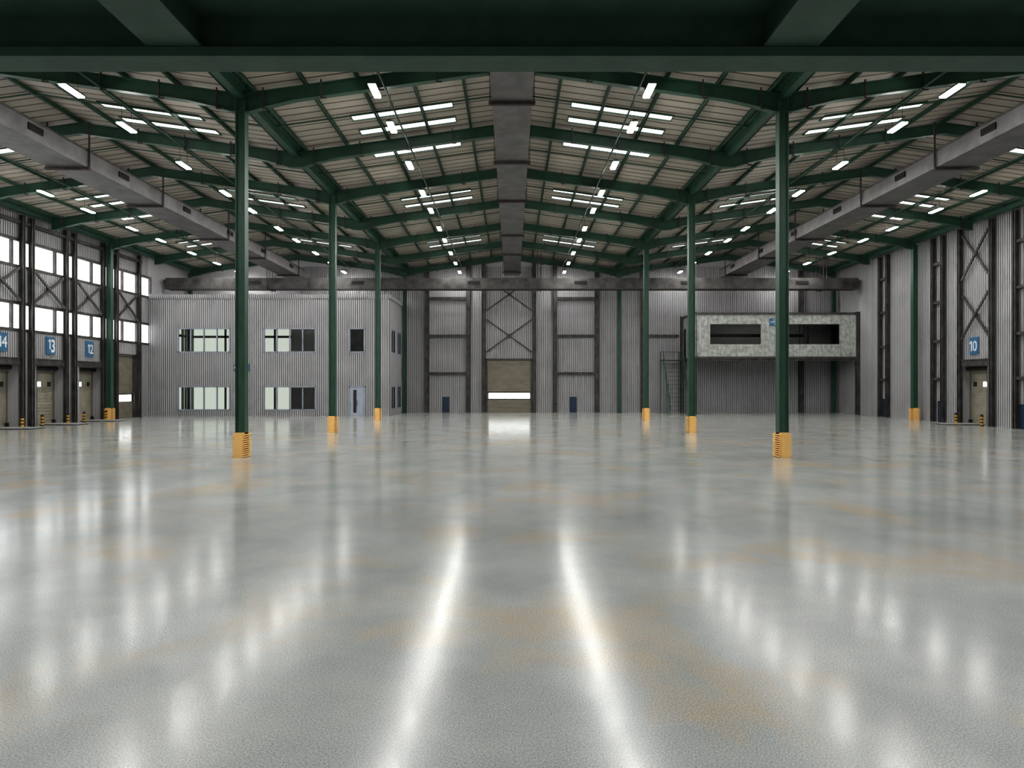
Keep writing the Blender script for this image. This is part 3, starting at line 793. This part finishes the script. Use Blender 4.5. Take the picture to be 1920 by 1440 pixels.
# office door
m = MB(); y = OY
m.box(-19.3,-19.15,y-0.05,y+0.12,0,3.55); m.box(-17.55,-17.4,y-0.05,y+0.12,0,3.55); m.box(-19.3,-17.4,y-0.05,y+0.12,3.4,3.55)
d = obj('door_frame', m, 'office_trim', t)
m = MB(); m.box(-19.15,-17.55,y,y+0.06,0,3.4); m.box(-18.2,-17.62,y-0.02,y,0.25,3.2); m.box(-19.1,-18.85,y-0.02,y,0.25,3.2)
d = obj('door', m, 'office_door', t)
m = MB(); m.box(-18.78,-18.42,y-0.025,y-0.005,0.4,3.1); obj('door_glass', m, 'grille', d)
m = MB(); m.box(-18.34,-18.30,y-0.09,y-0.05,1.2,1.9); m.box(-18.34,-18.30,y-0.09,y,1.2,1.24); obj('handle', m, 'steel', d)
# blue sign on office
t2 = thing('wall_sign', 'small blue sign on the office front, mostly hidden by the nearest left column', 'sign', (-32.0, OY-0.08, 5.73))
m = MB(); m.box(-32.9,-31.05,OY-0.1,OY-0.04,5.3,6.17); obj('panel', m, 'sign', t2)
m = MB(); m.box(-32.84,-32.72,OY-0.115,OY-0.1,5.64,5.84); obj('lettering', m, 'sign_text', t2)

# ------------------------------------------------------------------ raised cabin (mezzanine room) on the right
CX0, CX1, CY, CB, CT = 22.7, 43.0, 79.3, 7.2, 12.4
t = thing('raised_cabin', 'raised concrete-clad control cabin on dark steel legs in the right back corner', 'cabin', ((CX0+CX1)/2, CY, 0))
WC = [(24.55,30.85,8.72,11.22),(34.3,40.6,8.72,11.22)]
m = MB(); corr(m, 'y', CY, 1, CX0, CX1, CB, CT, WC, flat=True); corr(m, 'y', CY+0.2, 1, CX0, CX1, CB, CT, WC, flat=True)
for w in WC:
    for xx in (w[0], w[1]): m.face([(xx,CY,w[2]),(xx,CY+0.2,w[2]),(xx,CY+0.2,w[3]),(xx,CY,w[3])])
    for zz in (w[2], w[3]): m.face([(w[0],CY,zz),(w[1],CY,zz),(w[1],CY+0.2,zz),(w[0],CY+0.2,zz)])
obj('front_wall', m, 'concrete_wall', t)
m = MB(); m.box(CX0, CX0+0.2, CY+0.2, YB-0.1, CB, CT); obj('side_wall', m, 'concrete_wall', t)
m = MB(); m.box(CX0-0.1, CX1, CY-0.1, YB-0.1, CT, CT+0.1); obj('roof', m, 'steel', t)
m = MB()
m.box(CX0-0.12, CX1+0.05, CY-0.14, CY+0.2, CT-0.0, CT+0.26); m.box(CX0-0.12, CX0+0.1, CY, YB-0.1, CT, CT+0.26); obj('roof_beam', m, 'steel', t)
m = MB(); m.box(CX0-0.12, CX1, CY-0.12, CY+0.25, CB-0.26, CB); m.box(CX0-0.12, CX1, CY-0.02, CY+0.15, CB-0.45, CB-0.26); m.box(CX0-0.12, CX1, CY-0.12, CY+0.25, CB-0.52, CB-0.45)
m.box(CX0-0.12, CX0+0.2, CY, YB-0.1, CB-0.5, CB); obj('floor_beam', m, 'steel', t)
m = MB(); m.box(CX0, CX1, CY+0.2, YB-0.1, CB-0.3, CB-0.02); obj('floor_slab', m, 'steel', t)
m = MB(); m.box(CX0+0.2, CX1, YB-0.4, YB-0.15, CB, CT); m.box(CX1-0.2,CX1,CY+0.2,YB-0.4,CB,CT); obj('interior_lining', m, 'interior', t)
for (x, y) in ((CX0-0.05, CY+0.12), (CX1-0.1, CY), (CX0-0.1, YB-0.55)):
    m = MB(); w = 0.55 if x > 30 else 0.42
    m.box(x-w/2, x-w/2+0.06, y-0.22, y+0.22, 0, CT+0.35); m.box(x+w/2-0.06, x+w/2, y-0.22, y+0.22, 0, CT+0.35); m.box(x-w/2, x+w/2, y-0.1, y+0.02, 0, CT+0.35)
    obj('leg', m, 'steel', t)
for w in WC:
    fr = MB(); a,b,z0,z1 = w
    fr.box(a,a+0.06,CY+0.05,CY+0.13,z0,z1); fr.box(b-0.06,b,CY+0.05,CY+0.13,z0,z1); fr.box(a,b,CY+0.05,CY+0.13,z0,z0+0.06); fr.box(a,b,CY+0.05,CY+0.13,z1-0.06,z1)
    if a > 30: fr.box(36.7,36.95,CY+0.3,CY+0.5,z0,z1)
    o = obj('window', fr, 'steel', t)
    g = MB(); g.box(a+0.06,b-0.06,CY+0.08,CY+0.09,z0+0.06,z1-0.06); obj('pane', g, 'glass', o)
m = MB(); m.box(CX0+0.2, 37, CY+2.0, CY+2.1, 9.75, 10.15)
for k in range(14): m.box(24+k*0.95, 24.35+k*0.95, CY+1.9, CY+2.0, 9.8, 10.1)
obj('counter_rail', m, 'black', t)
m = MB(); m.box(CX0-0.03, CX0, 83.4, 84.5, CB+0.05, CB+3.8); obj('side_door', m, 'black', t)
t2 = thing('wall_sign', 'small blue sign with white lettering between the two cabin windows', 'sign', (32.8, CY-0.05, 11.6))
K = CY/1200
m = MB(); sx0 = (1443-960.5)*K; m.box(sx0, (1479-960.5)*K, CY-0.08, CY-0.02, 3.8+(720-611)*K, 3.8+(720-597)*K); obj('panel', m, 'sign', t2)
tw = lambda u, v, w: (u, CY-0.085-w, v)
for txt, xa, xb, ya, ybm in (('OPL',1449.6,1456.2,601,598.8),('100PL',1444.2,1456,605,602.3),('CH',1451.8,1456.2,609,606.2)):
    put_text(t2, txt, ((xa-960.5)*K, (xb-960.5)*K, 3.8+(720-ya)*K, 3.8+(720-ybm)*K), tw)

# stair
t = thing('steel_stair', 'steep green steel stair with railings up to the raised cabin', 'stair', (21, 81.5, 0))
SX0, SX1 = 19.7, 22.15; ZP = 6.95; Y0, Y1, Y2 = 79.3, 83.3, 84.9
n = 12
for k in range(n):
    f = (k+0.5)/n; y = Y0+(Y1-Y0)*f; z = ZP*(k+1)/(n+1)
    m = MB(); m.box(SX0, SX1, y-0.14, y+0.14, z-0.04, z); obj('tread', m, 'steel', t)
m = MB(); m.box(SX0, SX1, Y1, Y2, ZP-0.1, ZP); obj('landing', m, 'steel', t)
for x in (SX0, SX1):
    m = MB(); m.bar((x,Y0,0.1),(x,Y1,ZP-0.05),0.05,0.12); m.bar((x,Y1,ZP-0.05),(x,Y2,ZP-0.05),0.05,0.22); obj('stringer', m, 'green', t)
    m = MB(); m.tube((x,Y0,1.2),(x,Y1,ZP+1.1),0.035,8); m.tube((x,Y1,ZP+1.1),(x,Y2,ZP+1.1),0.035,8)
    m.tube((x,Y0,0.7),(x,Y1,ZP+0.55),0.02,8); m.tube((x,Y1,ZP+0.55),(x,Y2,ZP+0.55),0.02,8); obj('handrail', m, 'green', t)
    for k in range(6):
        f = k/5; y = Y0+(Y1-Y0)*f
        m = MB(); m.tube((x,y,0),(x,y,1.2+(ZP-0.1)*f),0.035,8); obj('baluster', m, 'green', t)
    m = MB(); m.tube((x,Y2,0),(x,Y2,ZP+1.1),0.045,8); obj('baluster', m, 'green', t)
m = MB(); m.tube((SX0,Y2,ZP+1.1),(SX1,Y2,ZP+1.1),0.035,8); m.tube((SX0,Y2,ZP),(SX1,Y2,ZP),0.035,8); obj('handrail', m, 'green', t)

# ------------------------------------------------------------------ overhead platform near the camera
t = thing('overhead_platform', 'dark green steel platform girder spanning the hall overhead close to the camera', 'platform', (0, 15.4, 11.5))
m = MB(); m.box(-43.0, 43.0, 15.02, 15.79, 11.5, 11.72); obj('bottom_flange', m, 'green_grey', t)
m = MB(); m.box(-43, 43, 15.32, 15.5, 11.72, 12.55); obj('web', m, 'green_grey', t)
m = MB(); m.box(-43, 43, 11.0, 15.79, 12.55, 12.65); obj('deck_plate', m, 'green_grey', t)
m = MB(); m.box(-43, 43, 11.0, 11.6, 11.5, 12.55); obj('rear_girder', m, 'green_grey', t)
for x in (-42.3, 42.3):
    m = MB(); m.box(x-0.25, x-0.2, 15.15, 15.65, 0, 11.5); m.box(x+0.2, x+0.25, 15.15, 15.65, 0, 11.5); m.box(x-0.2, x+0.2, 15.37, 15.43, 0, 11.5); obj('leg', m, 'green_grey', t)
for x in (-36.9,-22.44,-7.94, 6.56, 21.06, 35.56):
    m = MB(); m.box(x-0.645, x+0.645, 11.6, 15.3, 11.74, 11.8); m.box(x-0.5, x+0.5, 11.6, 15.3, 11.8, 12.55); obj('cross_girder', m, 'green_grey', t)

# ------------------------------------------------------------------ unseen area lamps added to fill the near floor, behind camera and above platform
def lamp(x, y):
    l = bpy.data.lights.new('near_floor_fill', 'AREA'); l.shape = 'RECTANGLE'; l.size = 0.4; l.size_y = 1.4; l.energy = 190*math.pi*0.4*LAMPK
    o = bpy.data.objects.new('near_floor_fill', l); COL.objects.link(o); o.location = (x, y, 18.25)
LAMPK = 1.0
for x in (-35.5,-21.8,-6.8,6.8,21.8,35.5):
    for y in (26, 20, 14, 8, 2, -4, -10, -16, -22): lamp(x, y)

def room_fill(x, y, z, sx, sy, e):  # added fill lights that lift the dark cabin and office interiors
    l = bpy.data.lights.new('room_fill', 'AREA'); l.shape = 'RECTANGLE'; l.size = sx; l.size_y = sy; l.energy = e
    o = bpy.data.objects.new('room_fill', l); COL.objects.link(o); o.location = (x, y, z)
room_fill(32, 82.6, 12.3, 12, 1.5, 60); room_fill(-26, 81, 14.0, 4, 4, 60); room_fill(-26, 81, 4.2, 4, 4, 25); room_fill(-18.5, 81, 14.0, 4, 4, 40)

# ------------------------------------------------------------------ world, camera
w = bpy.data.worlds.new('World'); S.world = w; w.use_nodes = True
bg = w.node_tree.nodes['Background']; bg.inputs[0].default_value = (0.9,0.95,1,1); bg.inputs[1].default_value = 1.0
cam = bpy.data.cameras.new('camera'); cam.sensor_width = 36; cam.lens = 22.5; cam.clip_end = 400; cam.clip_start = 0.1
co = bpy.data.objects.new('camera', cam); COL.objects.link(co)
co.location = (0, 0, 3.8); co.rotation_euler = (math.radians(90), 0, 0)
S.camera = co
S.view_settings.view_transform = 'Standard'
S.view_settings.look = 'Medium High Contrast'
S.view_settings.exposure = -0.05
S.cycles.use_denoising = True
S.cycles.max_bounces = 8; S.cycles.diffuse_bounces = 5; S.cycles.glossy_bounces = 3
S.cycles.sample_clamp_indirect = 0
S.cycles.sample_clamp_direct = 25
